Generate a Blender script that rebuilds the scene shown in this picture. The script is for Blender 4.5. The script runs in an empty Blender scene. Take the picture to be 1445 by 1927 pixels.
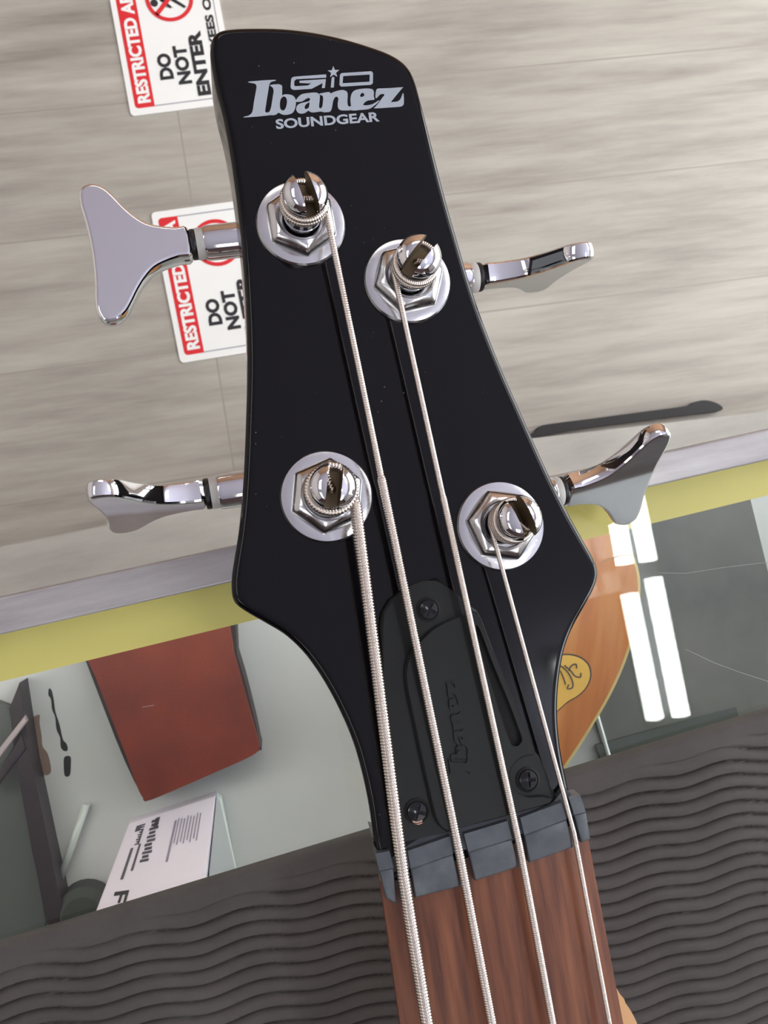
import bpy, bmesh, math, random
from mathutils import Vector, Matrix
random.seed(7)
S = bpy.context.scene
COL = S.collection
W, H, F = 1445.0, 1927.0, 1600.0
mm = 0.001

# ------------------------------------------------------------------ camera
CAMZ = 1.40
def camdir(px, py): return Vector(((px - W/2)/F, -(py - H/2)/F, -1.0))
NADIR = camdir(520, 1000).normalized()
RQ = NADIR.rotation_difference(Vector((0, 0, -1)))
CAM = Vector((0, 0, CAMZ))
cd = bpy.data.cameras.new('camera'); cam = bpy.data.objects.new('camera', cd); COL.objects.link(cam)
cam.location = CAM; cam.rotation_mode = 'QUATERNION'; cam.rotation_quaternion = RQ
cd.sensor_fit = 'VERTICAL'; cd.sensor_height = 7.3; cd.lens = 7.3*F/H
cd.clip_start = 0.01; cd.clip_end = 30
cd.dof.use_dof = True; cd.dof.focus_distance = 0.182; cd.dof.aperture_fstop = cd.lens/0.42
S.camera = cam
def ray(px, py): return RQ @ camdir(px, py)

# ------------------------------------------------------------------ world, exposure
wd = bpy.data.worlds.new('world'); S.world = wd; wd.use_nodes = True
wd.node_tree.nodes['Background'].inputs[0].default_value = (0.75, 0.8, 1, 1)
wd.node_tree.nodes['Background'].inputs[1].default_value = 0.25
S.view_settings.view_transform = 'Standard'; S.view_settings.look = 'None'
S.view_settings.gamma = 1; S.view_settings.exposure = -0.22
PANEL_L, TUBE_L, WIN_L, CASE_L = 3.6, 36.0, 7.8, 10.0
try:
    S.cycles.max_bounces = 10; S.cycles.transparent_max_bounces = 12; S.cycles.sample_clamp_indirect = 6
except Exception: pass

# ------------------------------------------------------------------ planes
class Pl:
    def __init__(s, p, n): s.p = Vector(p); s.n = Vector(n).normalized()
    def hit(s, px, py, off=0.0):
        r = ray(px, py); t = (s.n.dot(s.p + s.n*off - CAM))/s.n.dot(r)
        return CAM + r*t
def zplane(z): return Pl((0, 0, z), (0, 0, 1))
nh = -ray(450, 1190).normalized()
HP = Pl(CAM + ray(700, 700)*0.185, nh)                      # face of the headstock
NP = Pl(HP.hit(900, 1560) + Vector((0, 0, 0.0012)), (0, 0, 1))   # fretboard face
ZG = CAMZ - 0.222                                           # top of the counter glass
GP = zplane(ZG); FL = zplane(0.0)
MATZ = ZG + 0.004; MP = zplane(MATZ)
ZS = ZG - 0.15; SP = zplane(ZS)                             # shelf in the case
CEIL = 2.75
def mirror_hit(px, py, z=CEIL):                             # where a reflection seen in the glass stands
    p = GP.hit(px, py); r = ray(px, py); r = Vector((r.x, r.y, -r.z)); t = (z - p.z)/r.z
    return p + r*t

# ------------------------------------------------------------------ materials
def mat(name, base=(.5,.5,.5), rough=.5, metal=0.0, spec=.5, coat=0.0, emit=None, es=0.0):
    m = bpy.data.materials.new(name); m.use_nodes = True
    b = m.node_tree.nodes['Principled BSDF']
    b.inputs['Base Color'].default_value = (*base, 1); b.inputs['Roughness'].default_value = rough
    b.inputs['Metallic'].default_value = metal; b.inputs['Specular IOR Level'].default_value = spec
    b.inputs['Coat Weight'].default_value = coat
    if emit: b.inputs['Emission Color'].default_value = (*emit, 1); b.inputs['Emission Strength'].default_value = es
    return m
def lin(r, g, b):
    f = lambda c: (c/255/12.92) if c/255 <= .04045 else ((c/255+.055)/1.055)**2.4
    return (f(r), f(g), f(b))
class NT:
    def __init__(s, m): s.m = m; s.t = m.node_tree; s.b = s.t.nodes['Principled BSDF']
    def n(s, ty, **k):
        x = s.t.nodes.new(ty)
        for a, v in k.items():
            if a.startswith('i_'): x.inputs[a[2:].replace('_', ' ')].default_value = v
            else: setattr(x, a, v)
        return x
    def l(s, a, b): s.t.links.new(a, b)
    def coords(s, rot=0.0, scale=(1,1,1)):
        tc = s.n('ShaderNodeTexCoord'); r = s.n('ShaderNodeMapping'); r.inputs['Rotation'].default_value = (0, 0, rot)
        q = s.n('ShaderNodeMapping'); q.inputs['Scale'].default_value = scale
        s.l(tc.outputs['Object'], r.inputs[0]); s.l(r.outputs[0], q.inputs[0]); return r.outputs[0], q.outputs[0]
    def noise(s, vec, scale=5, detail=4, rough=.5):
        x = s.n('ShaderNodeTexNoise'); x.inputs['Scale'].default_value = scale; x.inputs['Detail'].default_value = detail
        x.inputs['Roughness'].default_value = rough; s.l(vec, x.inputs['Vector']); return x.outputs['Fac']
    def ramp(s, fac, stops):
        x = s.n('ShaderNodeValToRGB'); e = x.color_ramp.elements
        while len(e) < len(stops): e.new(.5)
        for i, (p, c) in enumerate(stops): e[i].position = p; e[i].color = (*c, 1)
        s.l(fac, x.inputs[0]); return x.outputs[0]
    def mix(s, fac, a, b, mode='MIX'):
        x = s.n('ShaderNodeMix', data_type='RGBA', blend_type=mode)
        for sock, v in ((x.inputs[0], fac), (x.inputs[6], a), (x.inputs[7], b)):
            if hasattr(v, 'links'): s.l(v, sock)
            else: sock.default_value = v if isinstance(v, (int, float)) else (*v, 1)
        return x.outputs[2]
    def bump(s, h, strength=.3, dist=.001):
        x = s.n('ShaderNodeBump'); x.inputs['Strength'].default_value = strength; x.inputs['Distance'].default_value = dist
        s.l(h, x.inputs['Height']); s.l(x.outputs[0], s.b.inputs['Normal'])

M = {}
M['chrome'] = mat('chrome', (.80,.80,.83), .05, 1)
M['washer'] = mat('brushed_chrome', (.66,.66,.67), .2, 1)
t = NT(M['washer']); _, v = t.coords(); t.l(t.ramp(t.noise(v, 900, 5, .7), [(.3,(.13,)*3), (.75,(.30,)*3)]), t.b.inputs['Roughness'])
M['black'] = mat('gloss_black_lacquer', (.0022,.0020,.0030), .05, 0, .25)
t = NT(M['black']); _, v = t.coords()
vo = t.n('ShaderNodeTexVoronoi'); vo.inputs['Scale'].default_value = 420; t.l(v, vo.inputs['Vector'])
spk = t.ramp(vo.outputs['Distance'], [(.045,(1,1,1)), (.085,(0,0,0))]); cl = t.ramp(t.noise(v, 38, 3, .6), [(.56,(0,0,0)), (.74,(.7,.7,.7))])
t.l(t.mix(t.mix(1.0, spk, cl, 'MULTIPLY'), (.0022,.0020,.0030), (.30,.25,.18)), t.b.inputs['Base Color'])
M['cover'] = mat('satin_black_plastic', lin(17,19,18), .48, 0, .26)
M['cover_gap'] = mat('black_gap', (.002,.002,.002), .8)
M['screw'] = mat('black_screw_metal', (.02,.02,.022), .16, .6)
M['chip'] = mat('bare_pale_chip', lin(215,170,150), .6)
M['nut'] = mat('grey_graphite_nut', lin(76,82,88), .36, 0, .5)
t = NT(M['nut']); _, v = t.coords(); t.l(t.ramp(t.noise(v, 300, 4, .6), [(.3,lin(66,71,77)), (.8,lin(86,92,98))]), t.b.inputs['Base Color'])
M['nickel'] = mat('nickel_wound_string', (.64,.575,.52), .25, 1)
M['white_ring'] = mat('milky_plastic', lin(205,203,198), .3)
M['black_ring'] = mat('black_rubber_ring', (.01,.01,.01), .35)
M['decal'] = mat('silver_decal', lin(158,165,175), .45, 0, .3)
M['maple'] = mat('maple', lin(214,168,118), .35)
M['mat'] = mat('charcoal_rubber', lin(86,82,80), .62, 0, .35)
t = NT(M['mat']); _, v = t.coords(); t.l(t.ramp(t.noise(v, 40, 5, .7), [(.25,lin(63,59,57)), (.8,lin(82,78,75))]), t.b.inputs['Base Color']); t.bump(t.noise(v, 2500, 2), .25, .0002)
M['yellow'] = mat('pale_yellow_strip', lin(214,200,104), .5)
t = NT(M['yellow']); _, v = t.coords(); t.l(t.ramp(t.noise(v, 9, 4, .6), [(.3,lin(205,196,104)), (.75,lin(228,211,120))]), t.b.inputs['Base Color'])
M['shelf'] = mat('grey_shelf', lin(172,178,176), .5)
t = NT(M['shelf']); _, v = t.coords(); t.l(t.ramp(t.noise(v, 7, 3, .5), [(.25,lin(196,200,196)), (.7,lin(228,228,230))]), t.b.inputs['Base Color'])
M['darkpanel'] = mat('dark_grey_sheet', lin(98,100,94), .5)
t = NT(M['darkpanel']); _, v = t.coords(); t.l(t.ramp(t.noise(v, 14, 5, .65), [(.25,lin(80,84,80)), (.75,lin(120,120,112))]), t.b.inputs['Base Color'])
M['white'] = mat('white_plastic', lin(238,238,234), .4)
M['red'] = mat('red_print', lin(214,32,40), .45)
M['ink'] = mat('black_print', lin(30,30,34), .5)
M['greyink'] = mat('grey_print', lin(150,150,160), .5)
M['lamp'] = mat('lamp_tube', (1,1,1), .5, emit=(.95,1,.98), es=TUBE_L)
M['panel_lamp'] = mat('lamp_panel', (1,1,1), .5, emit=(1,.985,.96), es=PANEL_L)
M['ceiling'] = mat('ceiling_paint', lin(203,202,220), .9)
M['slot_metal'] = mat('dark_slot_metal', (.16,.12,.07), .5, .7)  # dark colour stands in for shade inside the chrome post slots
M['daylight'] = mat('daylight_pane', (1,1,1), .5, emit=(.93,.97,1), es=WIN_L)
M['case_fill'] = mat('case_fill', (1,1,1), .5, emit=(1,1,.97), es=CASE_L)
M['pale_wall'] = mat('pale_wall', lin(214,208,204), .85)
M['wall'] = mat('tan_wall', lin(196,152,118), .8)
t = NT(M['wall']); tc = t.n('ShaderNodeTexCoord'); wv = t.n('ShaderNodeTexWave', bands_direction='Z'); wv.inputs['Scale'].default_value = 4; t.l(tc.outputs['Object'], wv.inputs['Vector'])
t.l(t.ramp(wv.outputs['Fac'], [(.02,lin(80,55,40)), (.08,lin(200,158,124))]), t.b.inputs['Base Color'])
M['darkwall'] = mat('dark_wall', lin(70,52,50), .8)
M['metalframe'] = mat('worn_aluminium', lin(176,172,172), .42, .35)
M['scuffed'] = mat('scuffed_grey_laminate', lin(168,164,158), .5)

# glass: straight-through with Fresnel reflection
g = bpy.data.materials.new('counter_glass'); g.use_nodes = True; nt = g.node_tree; nt.nodes.clear()
o_ = nt.nodes.new('ShaderNodeOutputMaterial'); mx = nt.nodes.new('ShaderNodeMixShader'); tr = nt.nodes.new('ShaderNodeBsdfTransparent')
gl = nt.nodes.new('ShaderNodeBsdfGlossy'); fr = nt.nodes.new('ShaderNodeFresnel'); fr.inputs[0].default_value = 1.5
tr.inputs[0].default_value = (.965,.98,.97,1); gl.inputs['Roughness'].default_value = .012
gm = nt.nodes.new('ShaderNodeNewGeometry'); ml = nt.nodes.new('ShaderNodeMath'); ml.operation = 'MULTIPLY_ADD'
ml.inputs[1].default_value = 1/1.5-1.5; ml.inputs[2].default_value = 1.5; nt.links.new(gm.outputs['Backfacing'], ml.inputs[0]); nt.links.new(ml.outputs[0], fr.inputs[0])
nt.links.new(fr.outputs[0], mx.inputs[0]); nt.links.new(tr.outputs[0], mx.inputs[1]); nt.links.new(gl.outputs[0], mx.inputs[2]); nt.links.new(mx.outputs[0], o_.inputs[0])
M['glass'] = g
g2 = bpy.data.materials.new('glass_underside'); g2.use_nodes = True; n2 = g2.node_tree; n2.nodes.clear()
o2 = n2.nodes.new('ShaderNodeOutputMaterial'); t2 = n2.nodes.new('ShaderNodeBsdfTransparent'); t2.inputs[0].default_value = (.985,.995,.99,1); n2.links.new(t2.outputs[0], o2.inputs[0])
M['glass_clear'] = g2

# ------------------------------------------------------------------ object helpers
def tag(o, label=None, cat=None, group=None, kind=None):
    if label: o['label'] = label
    if cat: o['category'] = cat
    if group: o['group'] = group
    if kind: o['kind'] = kind
    return o
def empty(name, loc):
    o = bpy.data.objects.new(name, None); COL.objects.link(o); o.location = loc; o.empty_display_size = .01; return o
def root_of(o):
    while o.parent: o = o.parent
    return o
def link(name, bm, mats, parent=None, ang=35, recalc=True):
    if recalc: bmesh.ops.recalc_face_normals(bm, faces=bm.faces)
    if parent is not None: org = root_of(parent)['_org'] if '_org' in root_of(parent) else root_of(parent).location; org = Vector(org)
    else:
        co = [v.co for v in bm.verts]
        org = Vector((sum(c.x for c in co)/len(co), sum(c.y for c in co)/len(co), min(c.z for c in co)))
    for v in bm.verts: v.co -= org
    me = bpy.data.meshes.new(name); bm.to_mesh(me); bm.free()
    for m in (mats if isinstance(mats, (list, tuple)) else [mats]): me.materials.append(m)
    me.shade_smooth(); me.set_sharp_from_angle(angle=math.radians(ang))
    ar = sorted(p_.area for p_ in me.polygons); big = ar[-1]*.25 if ar[-1] > 15*ar[len(ar)//2] else 1e9
    for p_ in me.polygons:
        if len(p_.vertices) > 8 or p_.area > big: p_.use_smooth = False       # big flat faces stay flat
    o = bpy.data.objects.new(name, me); COL.objects.link(o)
    if parent is not None: o.parent = parent
    else: o.location = org
    return o
def smooth_loop(pts, k=4, closed=True):
    out = []; n = len(pts)
    for i in range(n if closed else n-1):
        p = [Vector(pts[(i+j) % n]) if closed else Vector(pts[min(max(i+j, 0), n-1)]) for j in (-1, 0, 1, 2)]
        for s in range(k):
            u = s/k
            out.append(.5*((2*p[1]) + (p[2]-p[0])*u + (2*p[0]-5*p[1]+4*p[2]-p[3])*u*u + (3*p[1]-p[0]-3*p[2]+p[3])*u*u*u))
    if not closed: out.append(Vector(pts[-1]))
    return out
def prism(bm, top, down, bev=0.0, seg=3, mi=0):
    """top: world points; down: offset vector to the back face"""
    a = [bm.verts.new(p) for p in top]; b = [bm.verts.new(Vector(p) + down) for p in top]
    f = bm.faces.new(a); g_ = bm.faces.new(list(reversed(b))); n = len(a); fs = [f, g_]
    for i in range(n): fs.append(bm.faces.new((a[i], b[i], b[(i+1) % n], a[(i+1) % n])))
    for x in fs: x.material_index = mi
    if bev > 0:
        bmesh.ops.bevel(bm, geom=list(f.edges), offset=bev, segments=seg, profile=.5, affect='EDGES', clamp_overlap=True)
    return bm
def tube(bm, path, rad, seg=12, caps=True, mod=None):
    pts = [Vector(p) for p in path]; n = len(pts)
    T = [((pts[min(i+1, n-1)] - pts[max(i-1, 0)]).normalized()) for i in range(n)]
    up = Vector((0, 0, 1)) if abs(T[0].z) < .9 else Vector((1, 0, 0))
    N = (up - T[0]*up.dot(T[0])).normalized(); rings = []
    for i in range(n):
        N = (N - T[i]*N.dot(T[i])).normalized(); B = T[i].cross(N)
        r = rad[i] if isinstance(rad, (list, tuple)) else rad
        rings.append([bm.verts.new(pts[i] + (N*math.cos(2*math.pi*j/seg) + B*math.sin(2*math.pi*j/seg))*r) for j in range(seg)])
    for a, b in zip(rings, rings[1:]):
        for j in range(seg): bm.faces.new((a[j], a[(j+1) % seg], b[(j+1) % seg], b[j]))
    if caps: bm.faces.new(list(reversed(rings[0]))); bm.faces.new(rings[-1])
    return bm
def lathe(bm, org, ax, prof, seg=48, xdir=None, polyfn=None):
    """prof: (radius, height) list; polyfn(angle, i) scales the radius (hex etc.)"""
    ax = ax.normalized(); x = xdir if xdir else ax.orthogonal(); x = (x - ax*x.dot(ax)).normalized(); y = ax.cross(x); rings = []
    for i, (r, h) in enumerate(prof):
        if r < 1e-7: rings.append([bm.verts.new(org + ax*h)]); continue
        rr = []
        for j in range(seg):
            a = 2*math.pi*j/seg; k = polyfn(a, i) if polyfn else 1
            rr.append(bm.verts.new(org + ax*h + (x*math.cos(a) + y*math.sin(a))*r*k))
        rings.append(rr)
    for a, b in zip(rings, rings[1:]):
        for j in range(seg):
            q = [a[j % len(a)], a[(j+1) % len(a)], b[(j+1) % len(b)], b[j % len(b)]]
            u = [];
            for w in q:
                if w not in u: u.append(w)
            if len(u) >= 3: bm.faces.new(u)
    return bm
def box(bm, o, ex, ey, ez, bev=0.0):
    """o: corner; ex,ey,ez: edge vectors"""
    top = [o+ez, o+ex+ez, o+ex+ey+ez, o+ey+ez]; return prism(bm, top, -ez, bev)
def flat_curve(name, polys=None, text=None, bold=0.0, extrude=0.0, res=3):
    if text is not None:
        c = bpy.data.curves.new(name, 'FONT'); c.body = text; c.offset = bold; c.resolution_u = res
    else:
        c = bpy.data.curves.new(name, 'CURVE'); c.dimensions = '2D'; c.fill_mode = 'BOTH'
        for p in polys:
            s = c.splines.new('POLY'); s.points.add(len(p)-1); s.use_cyclic_u = True
            for q, w in zip(s.points, p): q.co = (w[0], w[1], 0, 1)
    c.extrude = extrude
    o = bpy.data.objects.new(name, c); COL.objects.link(o); dg = bpy.context.evaluated_depsgraph_get(); dg.update()
    me = bpy.data.meshes.new_from_object(o.evaluated_get(dg)); bm = bmesh.new(); bm.from_mesh(me)
    bpy.data.objects.remove(o); bpy.data.curves.remove(c); bpy.data.meshes.remove(me)
    return bm
def map_text(bm, fn, thick):
    """bbox of bm to unit square -> fn(u, v) -> (world point, normal)"""
    xs = [v.co.x for v in bm.verts]; ys = [v.co.y for v in bm.verts]; x0, x1, y0, y1 = min(xs), max(xs), min(ys), max(ys)
    for v in bm.verts:
        p, n = fn((v.co.x-x0)/(x1-x0), (v.co.y-y0)/(y1-y0)); v.co = p + n*(thick if v.co.z > 0 else 0)
    return bm
def quadmap(pl, bl, br, tl, off=0.0):
    P, X, Y = pl.hit(*bl, off), pl.hit(*br, off), pl.hit(*tl, off)
    return lambda u, v: (P + (X-P)*u + (Y-P)*v, pl.n)
def px_poly(pl, pts, off=0.0, k=0):
    if k: pts = [(p.x, p.y) for p in smooth_loop([(a, b, 0) for a, b in pts], k)]
    return [pl.hit(a, b, off) for a, b in pts]

# ================================================================== SETTING
pa, pb = FL.hit(0, 720), FL.hit(460, 660)
ANG = math.atan2((pb-pa).y, (pb-pa).x)
M['floor'] = mat('grey_oak_planks', (.5,.5,.5), .42, 0, .35)
t = NT(M['floor']); r0, vs = t.coords(-ANG, (1, 11, 1)); _, v2 = t.coords(-ANG, (1, 5, 1))
br_ = t.n('ShaderNodeTexBrick'); br_.offset = .37
for k_, x_ in (('Scale', 1), ('Mortar Size', .0015), ('Mortar Smooth', .3), ('Brick Width', 6.0), ('Row Height', .205)): br_.inputs[k_].default_value = x_
br_.inputs['Color1'].default_value = (.0,.0,.0,1); br_.inputs['Color2'].default_value = (1,1,1,1); br_.inputs['Mortar'].default_value = (.5,.5,.5,1); t.l(r0, br_.inputs['Vector'])
grain = t.ramp(t.noise(vs, 3.2, 8, .62), [(.22,lin(136,130,122)), (.42,lin(162,156,147)), (.6,lin(176,171,161)), (.8,lin(188,184,174))])
broad = t.ramp(t.noise(v2, 3.1, 6, .62), [(.3,(.84,.835,.83)), (.5,(.98,.98,.98)), (.72,(1.05,1.05,1.045))])
c1 = t.mix(1.0, grain, broad, 'MULTIPLY'); tone = t.ramp(br_.outputs['Color'], [(0,(.965,.965,.96)), (1,(1.02,1.02,1.01))])
c2 = t.mix(1.0, c1, tone, 'MULTIPLY'); c3 = t.mix(br_.outputs['Fac'], c2, lin(152,145,136)); t.l(c3, t.b.inputs['Base Color'])
RX0, RX1, RY0, RY1 = -2.6, 2.4, -2.4, 3.0
def slab(name, x0, x1, y0, y1, z0, z1, m):
    bm = bmesh.new(); box(bm, Vector((x0,y0,z0)), Vector((x1-x0,0,0)), Vector((0,y1-y0,0)), Vector((0,0,z1-z0)))
    return tag(link(name, bm, m), kind='structure')
slab('floor', RX0, RX1, RY0, RY1, -.05, 0, M['floor'])
slab('ceiling', RX0, RX1, RY0, RY1, CEIL, CEIL+.05, M['ceiling'])
slab('wall_left', RX0-.05, RX0, RY0, RY1, 0, CEIL, M['pale_wall']); slab('wall_right', RX1, RX1+.05, RY0, RY1, 0, CEIL, M['pale_wall'])
# shop window in the right wall
slab('window_1', RX1-.012, RX1-.002, -.8, 2.2, .35, 2.2, M['daylight'])
for nm_, a_, b_, c_, d_ in (('trim_1',-.86,2.26,.29,.35), ('trim_2',-.86,2.26,2.2,2.26), ('trim_3',-.86,-.8,.35,2.2), ('trim_4',2.2,2.26,.35,2.2), ('trim_5',.67,.73,.35,2.2)):
    slab(nm_, RX1-.04, RX1-.0005, a_, b_, c_, d_, M['white'])
slab('wall_front', RX0, RX1, RY0-.05, RY0, 0, CEIL, M['darkwall']); slab('wall_back', RX0, RX1, RY1, RY1+.05, 0, CEIL, M['wall'])

# ceiling lamps: the twin-tube fixture mirrored in the counter glass, and unseen flat panels added for general light
fx = empty('tube_ceiling_lamp', mirror_hit(1215, 1150)); tag(fx, 'twin tube ceiling lamp mirrored as two white bars in the counter glass', 'ceiling lamp')
segs = [((1152,925),(1176,1062)), ((1192,920),(1220,1056)), ((1184,1118),(1232,1352)), ((1229,1088),(1281,1346))]
for a, b in segs:
    A, B = mirror_hit(*a, CEIL-.05), mirror_hit(*b, CEIL-.05); bm = bmesh.new(); tube(bm, [A, B], .020, 20); link('lamp_tube', bm, M['lamp'], fx)
A, B = mirror_hit(1170, 910, CEIL-.03), mirror_hit(1260, 1362, CEIL-.03); d = (B-A).normalized(); sd = d.cross(Vector((0,0,1)))*.05
bm = bmesh.new(); box(bm, A-sd, B-A, sd*2, Vector((0,0,.03))); link('lamp_housing', bm, mat('grey_lamp_housing', lin(105,105,108), .5), fx)
for i, (x, y, w, h) in enumerate([(-1.45,.5,.55,1.15), (-1.5,-1.1,.55,1.1), (1.75,1.3,.55,1.15), (1.3,-1.35,.55,1.1), (-.1,2.3,1.15,.55), (0.0,-1.5,.55,.9)]):
    r = empty('added_panel_lamp', (x, y, CEIL)); tag(r, 'flat square-edged white ceiling panel lamp added out of frame for general light', 'ceiling lamp', 'added ceiling panel lamps')
    bm = bmesh.new(); box(bm, Vector((x-w/2,y-h/2,CEIL-.02)), Vector((w,0,0)), Vector((0,h,0)), Vector((0,0,.015))); link('diffuser', bm, M['panel_lamp'], r)
    bm = bmesh.new(); box(bm, Vector((x-w/2-.03,y-h/2-.03,CEIL-.006)), Vector((w+.06,0,0)), Vector((0,h+.06,0)), Vector((0,0,.005))); link('frame', bm, M['white'], r)

# ------------------------------------------------------------------ display counter
ctr = empty('display_counter', Vector((GP.hit(700, 1200).x, GP.hit(700, 1200).y, 0)))
tag(ctr, 'glass-topped display counter with worn metal edge and pale yellow strip', 'counter')
def ext(pl, a, b, s0=-3.6, s1=5.0, off=0.0):
    A, B = pl.hit(*a, off), pl.hit(*b, off); return A + (B-A)*s0, A + (B-A)*s1
def band(name, pl, e0, e1, thick, m, par, off=0.0, bev=0.0):
    a0, a1 = ext(pl, *e0, off=off); b0, b1 = ext(pl, *e1, off=off); bm = bmesh.new()
    prism(bm, [a0, a1, b1, b0], Vector((0,0,-thick)), bev); return link(name, bm, m, par)
t = NT(M['metalframe']); cA, cB = GP.hit(0, 1123), GP.hit(1445, 807); CA = math.atan2((cB-cA).y, (cB-cA).x)
_, v = t.coords(-CA, (1, 8, 1)); t.l(t.ramp(t.noise(v, 22, 6, .65), [(.25,lin(146,141,144)), (.75,lin(188,185,183))]), t.b.inputs['Base Color'])
_, v3 = t.coords(-CA, (1, 1, 1)); t.l(t.ramp(t.noise(v3, 60, 6, .7), [(.3,(.3,)*3), (.8,(.55,)*3)]), t.b.inputs['Roughness'])
E_top, E_mid, E_yel = ((0,1123),(1445,807)), ((0,1195),(1445,866)), ((0,1283),(1445,932))
band('metal_edge', GP, E_top, E_mid, .026, M['metalframe'], ctr, off=.0016, bev=.0007)
band('yellow_strip', GP, ((0,1188),(1445,860)), E_yel, .0015, M['yellow'], ctr, off=-.0065)
cdv = (cB-cA).normalized(); inn = Vector((cdv.y, -cdv.x, 0)); inn = inn if inn.y < 0 else -inn
q0, q1 = ext(GP, *E_mid)
bm = bmesh.new(); prism(bm, [q0, q1, q1+inn*.62, q0+inn*.62], Vector((0,0,-.006)), .0004, 2)
bm.normal_update()
for f_ in bm.faces: f_.material_index = 0 if f_.calc_center_median().z > ZG-.0001 else 1
link('glass_top', bm, [M['glass'], M['glass_clear']], ctr)
c0, c1_ = ext(GP, *E_top)
bm = bmesh.new(); box(bm, Vector((c0.x,c0.y,.12))+inn*.006, c1_-c0, inn*.005, Vector((0,0,ZG-.026-.12))); link('front_glass', bm, M['glass'], ctr)
bm = bmesh.new(); box(bm, Vector((c0.x,c0.y,ZS-.008))+inn*.012, c1_-c0, inn*.60, Vector((0,0,.008))); link('shelf', bm, M['shelf'], ctr)
bm = bmesh.new(); box(bm, Vector((c0.x,c0.y,.12))+inn*.60, c1_-c0, inn*.018, Vector((0,0,ZG-.006-.12))); link('rear_panel', bm, M['shelf'], ctr)
y0, y1 = ext(GP, *E_top, off=-.012)
bm = bmesh.new(); box(bm, y0+inn*.011+Vector((0,0,-.004)), y1-y0, inn*.008, Vector((0,0,.004))); link('case_fill_bar', bm, M['case_fill'], ctr)  # added glowing bar, hidden below the yellow strip, brightens the case contents
# plinth with its slight bend
PZ = .12; PPl = zplane(PZ)
pl_pts = [(-900,1212),(0,1029),(440,940),(1000,825),(1445,774),(2300,676)]
e = [PPl.hit(*p) for p in pl_pts]
bk = [PPl.hit(2300, 1700), PPl.hit(-900, 2300)]
bm = bmesh.new(); prism(bm, e+bk, Vector((0,0,-PZ)), .002, 2); link('base', bm, M['scuffed'], ctr)
t = NT(M['scuffed']); _, v = t.coords(-CA, (1, 5, 1)); t.l(t.ramp(t.noise(v, 6, 6, .6), [(.3,lin(160,156,148)), (.75,lin(186,182,174))]), t.b.inputs['Base Color'])
# torn tape marks left on the shelf
def mark(name, pts, m, off=.0003):
    bm = bmesh.new(); prism(bm, px_poly(SP, pts, off, 3), Vector((0,0,-.0003))); return link(name, bm, m, ctr)
mark('tape_scrap', [(92,1296),(97,1300),(101,1318),(104,1340),(112,1365),(118,1392),(125,1400),(127,1412),(120,1413),(114,1405),(113,1388),(106,1372),(104,1350),(98,1335),(96,1316),(91,1308)], M['ink'])
mark('tape_scrap', [(121,1425),(132,1424),(133,1440),(131,1459),(122,1460),(120,1442)], M['ink'])
brn = mat('brown_residue', lin(138,118,104), .8)
mark('glue_stain', [(60,1352),(74,1345),(74,1360),(78,1385),(80,1405),(90,1420),(96,1452),(84,1458),(76,1440),(72,1412),(66,1385),(62,1365)], brn)

sc_ = mat('scratch_grey', lin(150,154,150), .5)
for pts in ([(1290,1222),(1345,1248),(1400,1268),(1470,1290)], [(1130,1058),(1165,1046),(1190,1044)], [(1240,1078),(1290,1079),(1360,1068),(1445,1058)], [(268,1331),(278,1329),(290,1327)]):
    bm = bmesh.new(); tube(bm, [GP.hit(a, b, .0001) for a, b in pts], .00007, 5); link('glass_scratch', bm, sc_, ctr)
# ------------------------------------------------------------------ things in the case
lea = mat('red_brown_leather', lin(146,66,42), .55)
t = NT(lea); _, v = t.coords(); t.l(t.ramp(t.noise(v, 26, 4, .55), [(.3,lin(98,30,14)), (.75,lin(142,56,26))]), t.b.inputs['Base Color']); t.bump(t.noise(v, 900, 3), .2, .0004)
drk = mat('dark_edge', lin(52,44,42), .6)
LP = zplane(ZS+.022)
r = empty('leather_case', SP.hit(330, 1350)); tag(r, 'reddish brown rounded leather case lying on the grey shelf under the glass', 'case')
bm = bmesh.new(); prism(bm, px_poly(LP, [(152,1214),(272,1184),(412,1142),(440,1230),(465,1320),(487,1400),(486,1412),(474,1422),(420,1447),(285,1505),(272,1503),(262,1490),(240,1430),(205,1340),(168,1245)], 0, 3), Vector((0,0,-.004)), .0012); link('front_cover', bm, lea, r)
bm = bmesh.new(); prism(bm, px_poly(LP, [(152,1216),(412,1146),(446,1230),(470,1316),(490,1404),(484,1412),(420,1444),(285,1500),(268,1498),(234,1430),(198,1340),(162,1245)], -.004, 2), Vector((0,0,-.0174))); link('back_shell', bm, drk, r)

bxm = mat('lavender_white_card', lin(240,230,244), .5)
BP = zplane(ZS+.045); r = empty('product_box', SP.hit(300, 1620)); tag(r, 'pale lavender cardboard box printed with small dark text under the glass', 'box')
BT = Pl(zplane(ZS+.006).hit(324, 1523), (0,0,1)); bA, bB = zplane(ZS+.006).hit(243,1549), zplane(ZS+.006).hit(406,1497); bC = zplane(ZS+.034).hit(270,1765)
BP = Pl(bA, (bB-bA).cross(bC-bA)); BP.n = BP.n if BP.n.z > 0 else -BP.n
q = [BP.hit(*p) for p in ((243,1549),(406,1497),(372,1760),(160,1770))]; ql = [Vector((p.x,p.y,ZS+.0003)) for p in q]
bm = bmesh.new(); prism(bm, q, Vector((0,0,-.005)), .0005, 2); qa = [bm.verts.new(p+Vector((0,0,-.0045))) for p in q]; qb = [bm.verts.new(p) for p in ql]
for i in range(4): bm.faces.new((qa[i], qb[i], qb[(i+1) % 4], qa[(i+1) % 4]))
link('carton', bm, bxm, r)
def bxp(u, w): return (243+(406-243)*u - (83*(1-u)+34*u)*w, 1549-52*u + (221*(1-u)+263*u)*w)
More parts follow.
